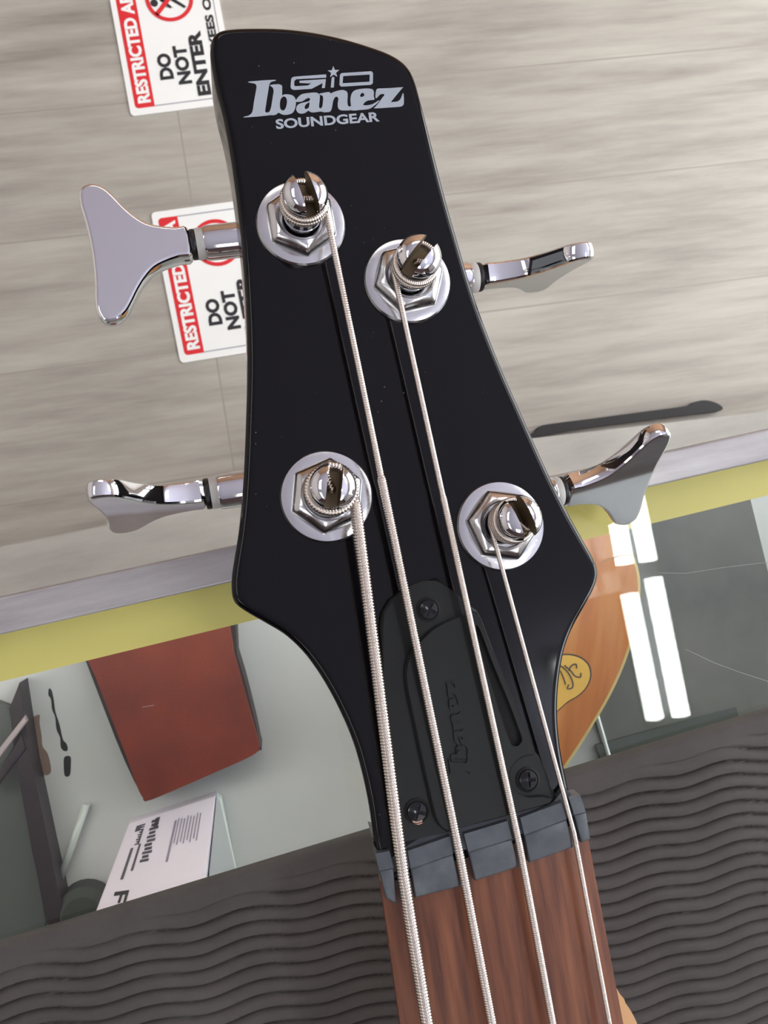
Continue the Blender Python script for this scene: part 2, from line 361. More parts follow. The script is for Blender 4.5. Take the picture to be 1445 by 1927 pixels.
def bar(u0, u1, w0, w1, m='greyink'):
    bm = bmesh.new(); prism(bm, [BP.hit(*bxp(a, b), .0002) for a, b in ((u0,w0),(u1,w0),(u1,w1),(u0,w1))], Vector((0,0,-.0002))); return bm
bm = bmesh.new()
def addbar(bm, u0, u1, w0, w1): prism(bm, [BP.hit(*bxp(a, b), .0002) for a, b in ((u0,w0),(u1,w0),(u1,w1),(u0,w1))], Vector((0,0,-.0002)))
for u0, u1, w0, w1 in ((.13,.16,.24,.50),(.21,.235,.22,.44),(.11,.17,.05,.10),(.19,.21,.10,.21)): addbar(bm, u0, u1, w0, w1)
for i in range(11): addbar(bm, .28+.012*(i % 2), .36+.012*(i % 3), .04+i*.032, .062+i*.032)
for i in range(9): addbar(bm, .16+.01*(i % 2), .21, .05+i*.02, .06+i*.02)
addbar(bm, .32, .37, .03, .12)
link('printed_text', bm, mat('dim_print', lin(84,80,90), .6), r)
bm = bmesh.new()
for i in range(8): addbar(bm, .60+.035*i, .612+.035*i, .09+.008*(i % 3), .28+.02*(i % 2))
addbar(bm, .56, .585, .10, .42)
link('small_print', bm, mat('pale_print', lin(150,140,158), .6), r)
bm = flat_curve('f', text='F', bold=.02); map_text(bm, lambda u, v: (BP.hit(*bxp(.12+.14*(1-v)*-1+.14, .60+.10*u), .0003), Vector((0,0,1))), .0001); link('large_letter', bm, M['ink'], r)
# clear plastic edge of box
clr = mat('pale_clear_plastic', lin(216,224,220), .2)
bm = bmesh.new(); prism(bm, [zplane(ZS+.005).hit(*p) for p in ((407,1497),(416,1503),(446,1650),(455,1760),(385,1760),(394,1640))], Vector((0,0,-.0045)), .0006, 2); link('side_tray', bm, clr, r)

# orange wooden panel with emblem
org_ = mat('orange_varnished_wood', lin(206,138,74), .36, coat=.1)
t = NT(org_); oa, ob = SP.hit(1100, 1400), SP.hit(1150, 1050); oA = math.atan2((ob-oa).y, (ob-oa).x)
_, v = t.coords(-oA, (1, 9, 1)); t.l(t.ramp(t.noise(v, 14, 4, .5), [(.25,lin(166,92,38)), (.55,lin(192,122,58)), (.8,lin(208,146,84))]), t.b.inputs['Base Color'])
bnd = mat('cream_binding', lin(206,190,126), .4)
WP = zplane(ZS+.030)
wood = [(905,1025),(1000,1000),(1080,985),(1140,990),(1172,1015),(1196,1070),(1200,1120),(1192,1180),(1172,1245),(1145,1305),(1112,1362),(1075,1420),(1035,1475),(1000,1500),(960,1490),(925,1440),(890,1350),(865,1250),(860,1150),(870,1040)]
r = empty('wooden_instrument_body', SP.hit(1050, 1250)); tag(r, 'rounded orange varnished wooden body with cream binding under the counter glass', 'instrument')
def inset(pts, d):
    c = Vector((sum(p.x for p in pts)/len(pts), sum(p.y for p in pts)/len(pts), 0)); out = []
    n = len(pts)
    for i, p in enumerate(pts):
        tg = (pts[(i+1) % n] - pts[i-1]).normalized(); nn = Vector((tg.y, -tg.x, 0)); q = Vector((c.x-p.x, c.y-p.y, 0))
        nn = nn if nn.dot(q) > 0 else -nn; out.append(p + nn*d)
    return out
wp = px_poly(WP, wood, 0, 3); wo = inset(wp, -.0014)
bm = bmesh.new(); prism(bm, wp, Vector((0,0,-.004)), .0006, 2); link('top_plate', bm, org_, r)
bm = bmesh.new(); prism(bm, [p+Vector((0,0,-.0006)) for p in wo], Vector((0,0,-.0035)), .0006, 2); link('binding', bm, bnd, r)
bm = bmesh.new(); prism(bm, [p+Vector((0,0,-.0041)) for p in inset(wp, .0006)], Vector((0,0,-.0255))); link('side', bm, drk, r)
emb = mat('yellow_inlay', lin(226,182,84), .4)
def decal(pl, pts, off, m, nm, par, k=4, th=.00015):
    bm = bmesh.new(); prism(bm, px_poly(pl, pts, off, k), pl.n*-th); return link(nm, bm, m, par)
ep = [(1040,1240),(1065,1233),(1090,1238),(1106,1252),(1110,1272),(1103,1292),(1088,1308),(1068,1320),(1052,1334),(1035,1345),(1020,1320),(1015,1270)]
decal(WP, [(1062+(a-1062)*1.06, 1282+(b-1282)*1.06) for a, b in ep], .0002, drk, 'inlay_outline', r)
e_ = decal(WP, ep, .0004, emb, 'inlay', r)
bm = bmesh.new()
for cs in ([(1050,1250),(1062,1258),(1072,1270),(1078,1285)], [(1062,1252),(1074,1262),(1082,1272),(1092,1274),(1093,1266)], [(1054,1262),(1060,1275),(1064,1288)], [(1078,1285),(1077,1294),(1068,1296),(1070,1288)], [(1070,1262),(1076,1252),(1084,1250),(1085,1258)]):
    sm = smooth_loop([(a, b, 0) for a, b in cs], 5, False); tube(bm, [WP.hit(p.x, p.y, .0005) for p in sm], .00028, 6)
link('scroll_pattern', bm, drk, e_)

# dark sheet under it and pale rods
r0_ = empty('dark_sheet', SP.hit(1280, 1150)); tag(r0_, 'large dark grey flat sheet on the shelf right of the orange wooden body', 'sheet')
bm = bmesh.new(); prism(bm, [SP.hit(*p, .0012) for p in ((1020,985),(1398,905),(1412,940),(1445,1075),(1530,1420),(1165,1500),(1120,1360),(1080,1200))], Vector((0,0,-.0012))); link('sheet', bm, M['darkpanel'], r0_)
bm = bmesh.new(); tube(bm, [SP.hit(1118,1330,.0016), SP.hit(1150,1440,.0016)], .0012, 8); link('white_edge', bm, clr, r0_)
bm = bmesh.new(); prism(bm, [SP.hit(*p, .0022) for p in ((1120,1402),(1385,1330),(1410,1420),(1160,1500))], Vector((0,0,-.001))); link('lower_flap', bm, mat('dark_green_grey', lin(78,84,78), .5), r0_)
bm = bmesh.new(); tube(bm, [SP.hit(163,1512,.003), SP.hit(110,1664,.003)], .0016, 10); tag(link('clear_rod', bm, clr), 'thin pale clear rod lying on the shelf left of the lavender box', 'rod')
bm = bmesh.new(); lathe(bm, SP.hit(168,1700), Vector((0,0,1)), [(.0001,0),(.010,0),(.0115,.003),(.011,.010),(.008,.013),(.0001,.0135)], 24); tag(link('bottle_lid', bm, mat('dark_green', lin(62,68,62), .6)), 'dark rounded lid half hidden beside the lavender box', 'lid')
# dark folding stand at the left
dk = mat('dark_stand_metal', lin(58,50,54), .45); lg = mat('pale_pink_strap', lin(176,162,164), .6)
r = empty('folding_stand', SP.hit(60, 1550)); tag(r, 'dark metal folding stand with pale strap at left end of the case', 'stand')
SH = zplane(ZS+.012)
def flatbar(nm, pts, m, z=.012, th=.004):
    bm = bmesh.new(); prism(bm, [zplane(ZS+z).hit(*p) for p in pts], Vector((0,0,-th)), .0006, 2); return link(nm, bm, m, r)
flatbar('leg', [(36,1285),(46,1350),(60,1440),(92,1590),(124,1735),(90,1742),(62,1610),(38,1480),(24,1395),(18,1330)], dk, .012, .012)
flatbar('strap', [(-20,1432),(45,1348),(50,1358),(-20,1450)], lg, .017, .003)
flatbar('back_plate', [(-60,1300),(20,1330),(40,1480),(62,1600),(88,1735),(70,1800),(-60,1800)], mat('smoky_plate', lin(104,108,106), .35), .004, .004)
flatbar('crossbar', [(-20,1480),(40,1380),(48,1410),(-20,1500)], dk, .013, .004)

# ------------------------------------------------------------------ rubber mat (real ridges)
def mat_mesh():
    A, B = GP.hit(0, 1768), GP.hit(1445, 1330); A.z = B.z = MATZ; ex = (B-A).normalized(); ey = Vector((ex.y, -ex.x, 0)); ey = ey if ey.y < 0 else -ey
    x0, x1, dx = -.24, .42, .0015; y1 = .50
    ys = []; y = 0.0
    while y < .13: ys.append(y); y += .0002
    while y < y1: ys.append(y); y += .006
    nx = int((x1-x0)/dx); bm = bmesh.new(); rows = []
    P = .0037
    def hgt(x, y):
        if y > .13: return 0.0
        ed = min(1, max(0, (y-.0040)/.0045)); rim = -.0012*max(0, 1-y/.0018)**2
        w = (.0008*math.sin(x*2*math.pi/.0265 + 11*y) + .0005*math.sin(x*2*math.pi/.061+1.3))*1.0
        p = ((y - .114*x + w)/P) % 1.0
        q_ = p/.80 if p < .80 else (1-p)/.20
        return rim - ed*(.0018*(1-q_)**3.0 + .0004*(p if p < .80 else .80*(1-p)/.20))
    for y in ys:
        rows.append([bm.verts.new(A + ex*(x0+dx*i) + ey*y + Vector((0,0,hgt(x0+dx*i, y)))) for i in range(nx+1)])
    for a, b in zip(rows, rows[1:]):
        for i in range(nx): bm.faces.new((a[i], a[i+1], b[i+1], b[i]))
    # skirt and underside
    loop = rows[0] + [r_[-1] for r_ in rows[1:]] + list(reversed(rows[-1][:-1])) + [r_[0] for r_ in reversed(rows[1:-1])]
    low = [bm.verts.new(Vector((v.co.x, v.co.y, ZG+.0002))) for v in loop]; n = len(loop)
    for i in range(n): bm.faces.new((loop[i], low[i], low[(i+1) % n], loop[(i+1) % n]))
    return bm
tag(link('rubber_mat', mat_mesh(), M['mat'], ang=60), 'charcoal rubber mat with wavy ridges laid on the counter glass', 'mat')

# ------------------------------------------------------------------ floor signs
def sign(BL, TL, BR, label):
    pl = FL; T = .0022; O, X, Y = pl.hit(*BL), pl.hit(*TL), pl.hit(*BR)
    ex, ey = X-O, Y-O                            # s along the reading direction, t from banner to far side
    def P(s, t, z=T): return O + ex*s + ey*t + Vector((0,0,z))
    root = empty('warning_sign', (O+X+Y)/3*1.0); tag(root, label, 'sign', 'restricted area signs')
    def rrect(s0, s1, t0, t1, z, rad=.035, corners=(1,1,1,1)):
        asp = ey.length/ex.length; pts = []
        for ci, (cs, ct, a0) in enumerate(((s1,t1,0),(s0,t1,90),(s0,t0,180),(s1,t0,270))):
            rr = rad*corners[ci]; sg = ((-1,-1),(1,-1),(1,1),(-1,1))[ci]
            if rr == 0: pts.append(P(cs, ct, z)); continue
            for k in range(6):
                a = math.radians(a0 + 18*k); pts.append(P(cs + sg[0]*rr*asp + rr*asp*math.cos(a), ct + sg[1]*rr + rr*math.sin(a), z))
        return pts
    dn = Vector((0,0,-1))
    bm = bmesh.new(); prism(bm, rrect(0,1,0,1,T), dn*(T-.0001), .0004, 2); link('panel', bm, M['white'], root)
    bm = bmesh.new(); prism(bm, rrect(.045,.955,.052,.232,T+.0003,.035,(0,0,1,1)), dn*.00025); b_ = link('red_banner', bm, M['red'], root)
    bm = bmesh.new()
    for s0, s1, t0, t1 in ((.045,.052,.232,.945),(.948,.955,.232,.945),(.045,.955,.938,.946)): prism(bm, [P(s0,t0,T+.0003),P(s1,t0,T+.0003),P(s1,t1,T+.0003),P(s0,t1,T+.0003)], dn*.00025)
    link('border_line', bm, M['greyink'], root)
    def txt(tx, s0, s1, t0, t1, z, m, par, bold=.05):
        bm = flat_curve('t', text=tx, bold=bold)
        map_text(bm, lambda u, v: (P(s0+(s1-s0)*u, t1+(t0-t1)*v, z), Vector((0,0,1))), 0.0); return link('lettering', bm, m, par)
    txt('RESTRICTED AREA', .075, .93, .085, .205, T+.0006, M['white'], b_, .045)
    txt('DO', .21, .385, .325, .455, T+.0004, M['ink'], root); txt('NOT', .165, .425, .485, .615, T+.0004, M['ink'], root); txt('ENTER', .075, .51, .645, .77, T+.0004, M['ink'], root)
    txt('EMPLOYEES ONLY', .06, .93, .835, .915, T+.0004, M['ink'], root, .04)
    cs, ct, R = .745, .54, .222; asp = ey.length/ex.length; ring = []
    def circ(r, n=40): return [P(cs + r*asp*math.cos(2*math.pi*k/n), ct + r*math.sin(2*math.pi*k/n), T+.0007) for k in range(n)]
    bm = bmesh.new(); a = [bm.verts.new(p) for p in circ(R)]; b = [bm.verts.new(p) for p in circ(R*.84)]
    for k in range(40): bm.faces.new((a[k], a[(k+1) % 40], b[(k+1) % 40], b[k]))
    u, w = .18*asp, .18; prism(bm, [P(cs-u*.88, ct-w*.72, T+.0007), P(cs-u*.72, ct-w*.88, T+.0007), P(cs+u*.88, ct+w*.72, T+.0007), P(cs+u*.72, ct+w*.88, T+.0007)], dn*.0001)
    link('prohibition_ring', bm, M['red'], root)
    bm = bmesh.new()
    def stroke(pts, r): tube(bm, [P(cs+a*asp, ct+b, T+.0001) for a, b in pts], r, 8)
    lathe(bm, P(cs-.03*asp, ct-.145, T), Vector((0,0,1)), [(ey.length*.035,0),(ey.length*.035,.0004),(.00001,.0004)], 20)
    w_ = ey.length*.016
    for pts in ([(0,-.09),(-.01,.02)], [(0,-.08),(.07,-.04),(.10,.01)], [(0,-.08),(-.08,-.04),(-.09,.02)], [(-.01,.02),(.07,.07),(.09,.16)], [(-.01,.02),(-.05,.09),(-.10,.14)]): stroke(pts, w_*.35 if False else .0005)
    for (a, b) in (((0,-.09),(-.01,.02)), ((0,-.08),(.09,0)), ((0,-.08),(-.09,.0)), ((-.01,.02),(.08,.15)), ((-.01,.02),(-.10,.13))):
        p, q = Vector((a[0]*asp, a[1], 0)), Vector((b[0]*asp, b[1], 0)); d_ = (q-p); nn = Vector((-d_.y, d_.x, 0)).normalized()*.016
        prism(bm, [P(cs+p.x+nn.x*asp, ct+p.y+nn.y, T+.0005), P(cs+q.x+nn.x*asp*.8, ct+q.y+nn.y*.8, T+.0005), P(cs+q.x-nn.x*asp*.8, ct+q.y-nn.y*.8, T+.0005), P(cs+p.x-nn.x*asp, ct+p.y-nn.y, T+.0005)], dn*.0002)
    link('walking_figure', bm, M['ink'], root)
sign((247,220), (196,-61), (448,194), 'white floor sign with red banner at top edge, beside the headstock tip')
sign((340,684), (284,401), (540,652), 'white floor sign with red banner, partly behind the large flat tuner key')

# dark strip on the floor by the counter base
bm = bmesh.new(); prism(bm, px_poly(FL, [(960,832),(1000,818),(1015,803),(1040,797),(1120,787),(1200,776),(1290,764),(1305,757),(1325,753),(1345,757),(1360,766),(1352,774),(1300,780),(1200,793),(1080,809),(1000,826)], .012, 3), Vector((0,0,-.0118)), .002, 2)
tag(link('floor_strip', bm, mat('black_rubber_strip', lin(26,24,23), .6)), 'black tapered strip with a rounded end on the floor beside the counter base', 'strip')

# ================================================================== BASS GUITAR
bass = empty('bass_guitar', NP.hit(910, 1620)); tag(bass, 'black four-string bass guitar headstock and neck with chrome tuners', 'bass guitar')
outline = [(396,112),(396,90),(400,74),(411,63),(432,58),(470,56),(530,57),(590,64),(650,77),(705,94),(735,106),(757,120),(771,136),(781,158),(790,190),(803,240),(820,308),(840,385),(862,462),(885,540),(910,612),(945,700),(985,790),(1025,880),(1062,955),(1095,1015),(1114,1049),(1122,1070),(1122,1090),(1114,1112),(1098,1142),(1078,1178),(1064,1212),(1055,1250),(1049,1300),(1048,1350),(1053,1405),(1062,1455),(1072,1500),
           (1085,1560),(1000,1600),(850,1640),(728,1660),
           (703,1588),(698,1545),(692,1505),(680,1450),(664,1395),(640,1338),(612,1285),(578,1235),(540,1197),(500,1172),(462,1150),(442,1134),(436,1115),(436,1085),(441,1050),(449,1000),(456,930),(460,860),(463,780),(465,700),(464,620),(460,540),(454,460),(445,380),(434,300),(420,225),(405,165)]
def hs_loop(pts):
    i0 = pts.index((1072,1500)); i1 = pts.index((703,1588)); lp = pts[i1:] + pts[:i0+1]
    sm = smooth_loop([(a, b, 0) for a, b in lp], 4, False)
    return [(p.x, p.y) for p in sm] + pts[i0+1:i1]
TH = .0135
def drafted(loop):
    n = len(loop); ar = sum(loop[i][0]*loop[(i+1) % n][1]-loop[(i+1) % n][0]*loop[i][1] for i in range(n)); sg = 1 if ar > 0 else -1; out = []
    for i in range(n):
        (ax_, ay), (bx_, by) = loop[i-2], loop[(i+2) % n]; l_ = math.hypot(bx_-ax_, by-ay) or 1
        u_ = min(max((loop[i][1]-760)/330, 0), 1); d_ = 17*u_*u_*(3-2*u_)
        out.append((loop[i][0] - sg*(by-ay)/l_*d_, loop[i][1] + sg*(bx_-ax_)/l_*d_))
    return out
lp0 = hs_loop(outline); topv = [HP.hit(a, b, -.0015) + nh*.0015 for a, b in lp0]; botv = [HP.hit(a, b) + nh*-TH for a, b in drafted(lp0)]
BR, NB = .0017, 7
def inw(P, i):
    n = len(P); nn = Vector((0,0,0))
    for k in (1, 2, 3):
        tg = (P[(i+k) % n] - P[i-k]).normalized(); nn += nh.cross(tg)
    return nn.normalized()*HSG
HSG = 1.0
cen_ = sum(topv, Vector())/len(topv)
if sum(1 for i in range(len(topv)) if inw(topv, i).dot(cen_-topv[i]) > 0) < len(topv)/2: HSG = -1.0
bm = bmesh.new(); rings = []
for k in range(NB+1):
    a = math.pi/2*k/NB; rings.append([bm.verts.new(p + inw(topv, i)*BR*(1-math.sin(a)) - nh*BR*(1-math.cos(a))) for i, p in enumerate(topv)])
rings.append([bm.verts.new(p) for p in botv])
bm.faces.new(rings[0]); bm.faces.new(list(reversed(rings[-1]))); n_ = len(topv)
for u_, w_ in zip(rings, rings[1:]):
    for i in range(n_): bm.faces.new((u_[i], w_[i], w_[(i+1) % n_], u_[(i+1) % n_]))
hs = link('headstock', bm, M['black'], bass, 50)

# fretboard and neck
nb, ne = NP.hit(920, 1640), NP.hit(965, 1927); fd = (NP.hit(960,1927)-NP.hit(917,1690)); fL0, fR0 = NP.hit(722, 1700), NP.hit(1111, 1583)
fL1, fR1 = NP.hit(754, 1927), NP.hit(1172, 1905)
dL, dR = (fL1-fL0).normalized(), (fR1-fR0).normalized(); LN = .42
NA = math.atan2((dL+dR).y, (dL+dR).x)
M['rosewood'] = mat('rosewood', (.2,.08,.03), .42, 0, .4)
t = NT(M['rosewood']); _, v = t.coords(-NA, (1, 14, 1)); _, v4 = t.coords(-NA, (1, 26, 1))
c_ = t.ramp(t.noise(v, 28, 5, .55), [(.24,lin(48,25,17)), (.40,lin(92,50,33)), (.56,lin(116,68,44)), (.78,lin(138,88,58))])
po = t.ramp(t.noise(v4, 150, 3, .6), [(.26,(1,1,1)), (.34,(0,0,0))])
t.l(t.mix(po, c_, lin(50,26,18)), t.b.inputs['Base Color'])
def fb_pt(side, s, z=0.0): return (fL0 + dL*s if side < 0 else fR0 + dR*s) + Vector((0,0,z))
def loft(bm, secs, cap=True):
    R_ = [[bm.verts.new(p) for p in s_] for s_ in secs]; n = len(R_[0])
    for a, b in zip(R_, R_[1:]):
        for j in range(n): bm.faces.new((a[j], a[(j+1) % n], b[(j+1) % n], b[j]))
    if cap: bm.faces.new(R_[0]); bm.faces.new(list(reversed(R_[-1])))
bm = bmesh.new(); secs = []
for s in (-.004, .0, .04, .2, LN):
    L, R_ = fb_pt(-1, s), fb_pt(1, s); sec = []
    for k in range(13):
        u = k/12; sec.append(L + (R_-L)*u + Vector((0,0,-.0009*(2*u-1)**2 - (.0004 if k in (0,12) else 0))))
    sec += [R_+Vector((0,0,-.005)), L+Vector((0,0,-.005))]; secs.append(sec)
loft(bm, secs); link('fretboard', bm, M['rosewood'], bass)
bm = bmesh.new(); secs = []
for s in (-.003, .0, .03, .2, LN):
    L, R_ = fb_pt(-1, s, -.0051), fb_pt(1, s, -.0051); sec = []
    for k in range(17):
        a = math.pi*k/16; u = .5 - .5*math.cos(a); sec.append(L + (R_-L)*(.01+.98*u) + Vector((0,0,-.0155*math.sin(a)**.7 if 0 < k < 16 else 0)))
    secs.append(sec)
loft(bm, secs); link('neck', bm, M['maple'], bass)
bm = bmesh.new(); prism(bm, px_poly(NP, [(1158,1868),(1172,1882),(1188,1904),(1202,1935),(1216,1985),(1240,2100),(1275,2300),(1300,2450),(1260,2450),(1225,2250),(1190,2050)], -.006, 3), Vector((0,0,-.006)), .001, 2); link('neck_edge', bm, M['maple'], bass)

# nut: sloped rear, five lands with string slots between
bm = bmesh.new()
rear_h = [((706,1594), -.0010), ((763,1584), -.0006), ((832,1568), -.0004), ((874,1556), -.0004), ((1040,1511), -.0004), ((1064,1482), -.0008)]
rid_h = [(722,1650), (773,1636), (853,1608), (964,1579), (1067,1542), (1104,1530)]
rid = [NP.hit(a, b, .0020) for a, b in rid_h]; rea = [NP.hit(*p, h) for p, h in rear_h]
T_ = [bm.verts.new(p) for p in rea]; U_ = [bm.verts.new(p + Vector((0,0,-.0008))) for p in rid]; D1 = [bm.verts.new(p+Vector((0,0,-.006))) for p in rea]; D2 = [bm.verts.new(Vector((p.x,p.y,NP.p.z-.0045))) for p in rid]
for i in range(5):
    bm.faces.new((T_[i],T_[i+1],U_[i+1],U_[i])); bm.faces.new((T_[i],D1[i],D1[i+1],T_[i+1])); bm.faces.new((U_[i],U_[i+1],D2[i+1],D2[i])); bm.faces.new((D1[i],D2[i],D2[i+1],D1[i+1]))
bm.faces.new((T_[0],U_[0],D2[0],D1[0])); bm.faces.new((T_[5],D1[5],D2[5],U_[5]))
def land(rl, rr, bl, br_, bot=None):
    up = .0022; a, b, c, d_ = NP.hit(*rl, up), NP.hit(*rr, up), NP.hit(*br_, up-.0005), NP.hit(*bl, up-.0005)
    bk_ = Vector((0,0,-.0012)); off = (a-d_)*.55; a2, b2 = a+off+bk_, b+off+bk_
    sub = bmesh.new(); prism(sub, [a2, b2, b, c, d_, a] if False else [a, b, c, d_], Vector((0,0,-.006)), .00045, 3)
    me_ = bpy.data.meshes.new('x'); sub.to_mesh(me_); bm.from_mesh(me_); bpy.data.meshes.remove(me_); sub.free()
    vs_ = [bm.verts.new(p) for p in (a2, b2, b+Vector((0,0,-.0002)), a+Vector((0,0,-.0002)))]; bm.faces.new(vs_)
    lo = [bm.verts.new(v_.co + Vector((0,0,-.004))) for v_ in vs_]
    for i in range(4): bm.faces.new((vs_[i], vs_[(i+1) % 4], lo[(i+1) % 4], lo[i]))
land((714,1640),(741,1634),(726,1692),(748,1704)); land((773,1636),(853,1608),(781,1691),(868,1669)); land((882,1604),(964,1579),(894,1659),(978,1632))
land((987,1572),(1067,1542),(996,1625),(1081,1595)); land((1081,1534),(1103,1529),(1094,1587),(1112,1580))
link('nut', bm, M['nut'], bass, 30)

# ------------------------------------------------------------------ truss rod cover
cv = [(715,1180),(718,1152),(733,1127),(752,1112),(775,1101),(800,1092),(823,1087),(842,1105),(864,1129),(885,1138),(898,1148),(905,1165),(935,1240),(975,1335),(1004,1412),(1008,1425),(1030,1460),(1049,1500),(1040,1512),(868,1558),(832,1568),(763,1584),(742,1588),(740,1540),(732,1400),(722,1280)]
bm = bmesh.new(); prism(bm, px_poly(HP, cv, .0016), nh*-.0014, .0007, 3); cover = link('truss_rod_cover', bm, M['cover'], bass, 40)
lid = [(793,1207),(815,1186),(840,1172),(864,1162),(885,1158),(899,1157),(925,1225),(965,1325),(1001,1410),(1002,1419),(985,1422),(968,1434),(959,1452),(960,1475),(972,1493),(995,1502),(1022,1500),(1034,1511),(868,1556),(845,1562),(832,1556),(822,1540),(813,1505),(797,1434),(778,1345),(766,1285),(767,1252),(776,1226)]
def grow(pts, k, c=(890,1370)): return [(c[0]+(a-c[0])*k, c[1]+(b-c[1])*k) for a, b in pts]
slot = [(896,1180),(899,1178),(906,1192),(930,1255),(955,1315),(980,1382),(981,1396),(974,1404),(965,1403),(958,1392),(940,1340),(915,1260),(899,1205)]
# lid with its slot cut through: filled even-odd outline, extruded
lb = flat_curve('lid', polys=[[(p.x, p.y) for p in smooth_loop([(a, b, 0) for a, b in lid], 2)], [(p.x, p.y) for p in smooth_loop([(a, b, 0) for a, b in slot], 3)]], extrude=.5)
for v_ in lb.verts: z_ = v_.co.z; v_.co = HP.hit(v_.co.x, v_.co.y, .0030 if z_ > 0 else .0017)
bmesh.ops.remove_doubles(lb, verts=lb.verts, dist=1e-6); lidO = link('lid', lb, M['cover'], cover, 30)
bm = bmesh.new(); prism(bm, px_poly(HP, slot, .0018, 3), nh*-.0001); link('lid_slot', bm, M['cover_gap'], cover)
# fine gap line around the lid
bm = bmesh.new(); lp_ = smooth_loop([(a, b, 0) for a, b in lid[:7]+[]], 4, False); tube(bm, [HP.hit(p.x, p.y, .0018) for p in lp_], .00030, 6)
lp_ = smooth_loop([(a, b, 0) for a, b in (lid[19:]+[lid[0]])], 4, False); tube(bm, [HP.hit(p.x-1, p.y, .0018) for p in lp_], .00030, 6)
lp_ = smooth_loop([(a, b, 0) for a, b in lid[9:17]], 4, False); tube(bm, [HP.hit(p.x, p.y, .0018) for p in lp_], .00028, 6)
link('lid_gap', bm, M['cover_gap'], cover)
def screw(c, chip=False, rot=0.3):
    C = HP.hit(*c, .0017); bm = bmesh.new()
    lathe(bm, C, nh, [(.0026,-.0004),(.0026,.0001),(.0022,.0003)], 32); lathe(bm, C, nh, [(.0026,.0001),(.00001,-.0001)], 32)
    so = link('screw_recess', bm, M['cover_gap'], cover)
    bm = bmesh.new(); x = nh.orthogonal().normalized(); x = Matrix.Rotation(rot, 3, nh) @ x; y = nh.cross(x); R0 = .0019; z0 = .0006
    # domed head with a cross recess: quadrants around the cross
    n = 12; w = .00035
    for q in range(4):
        X = Matrix.Rotation(q*math.pi/2, 3, nh) @ x; Y = nh.cross(X); pr = []
        pts = [(w, .0013), (w, w), (.0013, w)]; arc = []
        a0 = math.asin(w/R0)
        full = [(w, .0012)] + [(w, w)] + [(.0012, w)] + [(R0*math.cos(a0+(math.pi/2-2*a0)*k/8), R0*math.sin(a0+(math.pi/2-2*a0)*k/8)) for k in range(9)]
        prism(bm, [C + X*a + Y*b + nh*(z0*(1-(a*a+b*b)/(R0*R0)*.7)+.0002) for a, b in full], nh*-.0006)
    lathe(bm, C, nh, [(R0,.0001),(R0*.99,.00035),(R0*.93,.00036),(.0012,.0001),(.00001,.0)], 32)
    link('screw', bm, M['screw'], cover)
    if chip:
        bm = bmesh.new(); prism(bm, px_poly(HP, [(775,1541),(794,1541),(795,1549),(788,1552),(778,1550)], .0019, 0), nh*-.0002); link('paint_chip', bm, M['chip'], cover)
screw((806,1147)); screw((993,1467), rot=.8); screw((784,1527), True, .5)

# ------------------------------------------------------------------ logo decal
def Z(p): return (440 + p[0]/4.25, 110 + p[1]/4.25)
I_ = [(124,184),(326,170),(327,180),(300,187),(285,205),(278,240),(252,405),(252,425),(262,433),(290,430),(310,452),(90,472),(88,464),(115,458),(140,440),(152,410),(160,350),(180,240),(178,212),(162,200),(128,195)]
b_o = [(286,213),(350,206),(378,212),(387,228),(386,292),(400,288),(435,287),(470,296),(492,320),(497,350),(490,400),(470,435),(440,448),(410,452),(380,446),(358,434),(340,448),(308,455),(276,442),(288,420),(300,380),(312,300),(318,262),(310,232)]
b_h = [(405,305),(420,318),(425,350),(415,395),(398,415),(380,412),(370,395),(368,360),(375,325),(390,308)]
a_o = [(493,345),(497,332),(515,308),(545,285),(600,276),(650,272),(675,280),(688,300),(682,370),(682,392),(694,400),(706,388),(712,424),(690,425),(640,432),(610,428),(595,418),(570,436),(540,442),(515,435),(500,415),(500,390),(515,368),(545,355),(590,345),(608,335),(608,322),(598,316),(575,325),(550,342),(520,348)]
a_h = [(605,352),(600,390),(588,400),(572,405),(566,390),(574,370),(590,358)]
n_o = [(684,283),(700,278),(760,268),(775,280),(790,272),(830,258),(870,252),(900,262),(910,285),(908,340),(912,375),(925,385),(938,380),(945,400),(930,415),(870,416),(845,410),(832,390),(832,350),(836,325),(828,308),(812,308),(800,325),(792,350),(783,400),(770,425),(745,430),(708,429),(702,408),(708,380),(714,330),(710,300),(690,292)]
e_o = [(938,385),(932,340),(936,300),(948,272),(975,252),(1030,242),(1085,241),(1115,252),(1120,280),(1118,300),(1125,325),(1115,332),(1080,335),(1055,345),(1040,360),(1035,372),(1060,375),(1110,365),(1150,340),(1165,335),(1150,355),(1120,380),(1080,405),(1010,412),(940,416)]
e_h = [(1030,275),(1042,285),(1040,302),(1015,308),(1010,295),(1018,280)]
z_o = [(1132,315),(1135,270),(1142,248),(1160,240),(1250,237),(1345,230),(1343,242),(1260,343),(1275,347),(1310,343),(1335,320),(1350,278),(1358,290),(1360,355),(1352,375),(1330,386),(1250,392),(1125,400),(1130,388),(1150,365),(1165,345),(1190,310),(1205,290),(1190,284),(1165,292),(1145,315)]
def sm2(p, k=3): return [(q.x, q.y) for q in smooth_loop([(a, b, 0) for a, b in p], k)]
def decal_poly(polys, name, off=.00006, smooth=2):
    bm = flat_curve('l', polys=[[Z(q) for q in sm2(p, smooth)] if smooth else [Z(q) for q in p] for p in polys])
    for v_ in bm.verts: v_.co = HP.hit(v_.co.x, v_.co.y, off)
    return link(name, bm, M['decal'], hs)
wordmark = [[I_], [b_o, b_h], [a_o, a_h], [n_o], [e_o, e_h], [z_o]]
for i, g_ in enumerate(wordmark): decal_poly(g_, 'logo_letter', .00005+.00001*i)
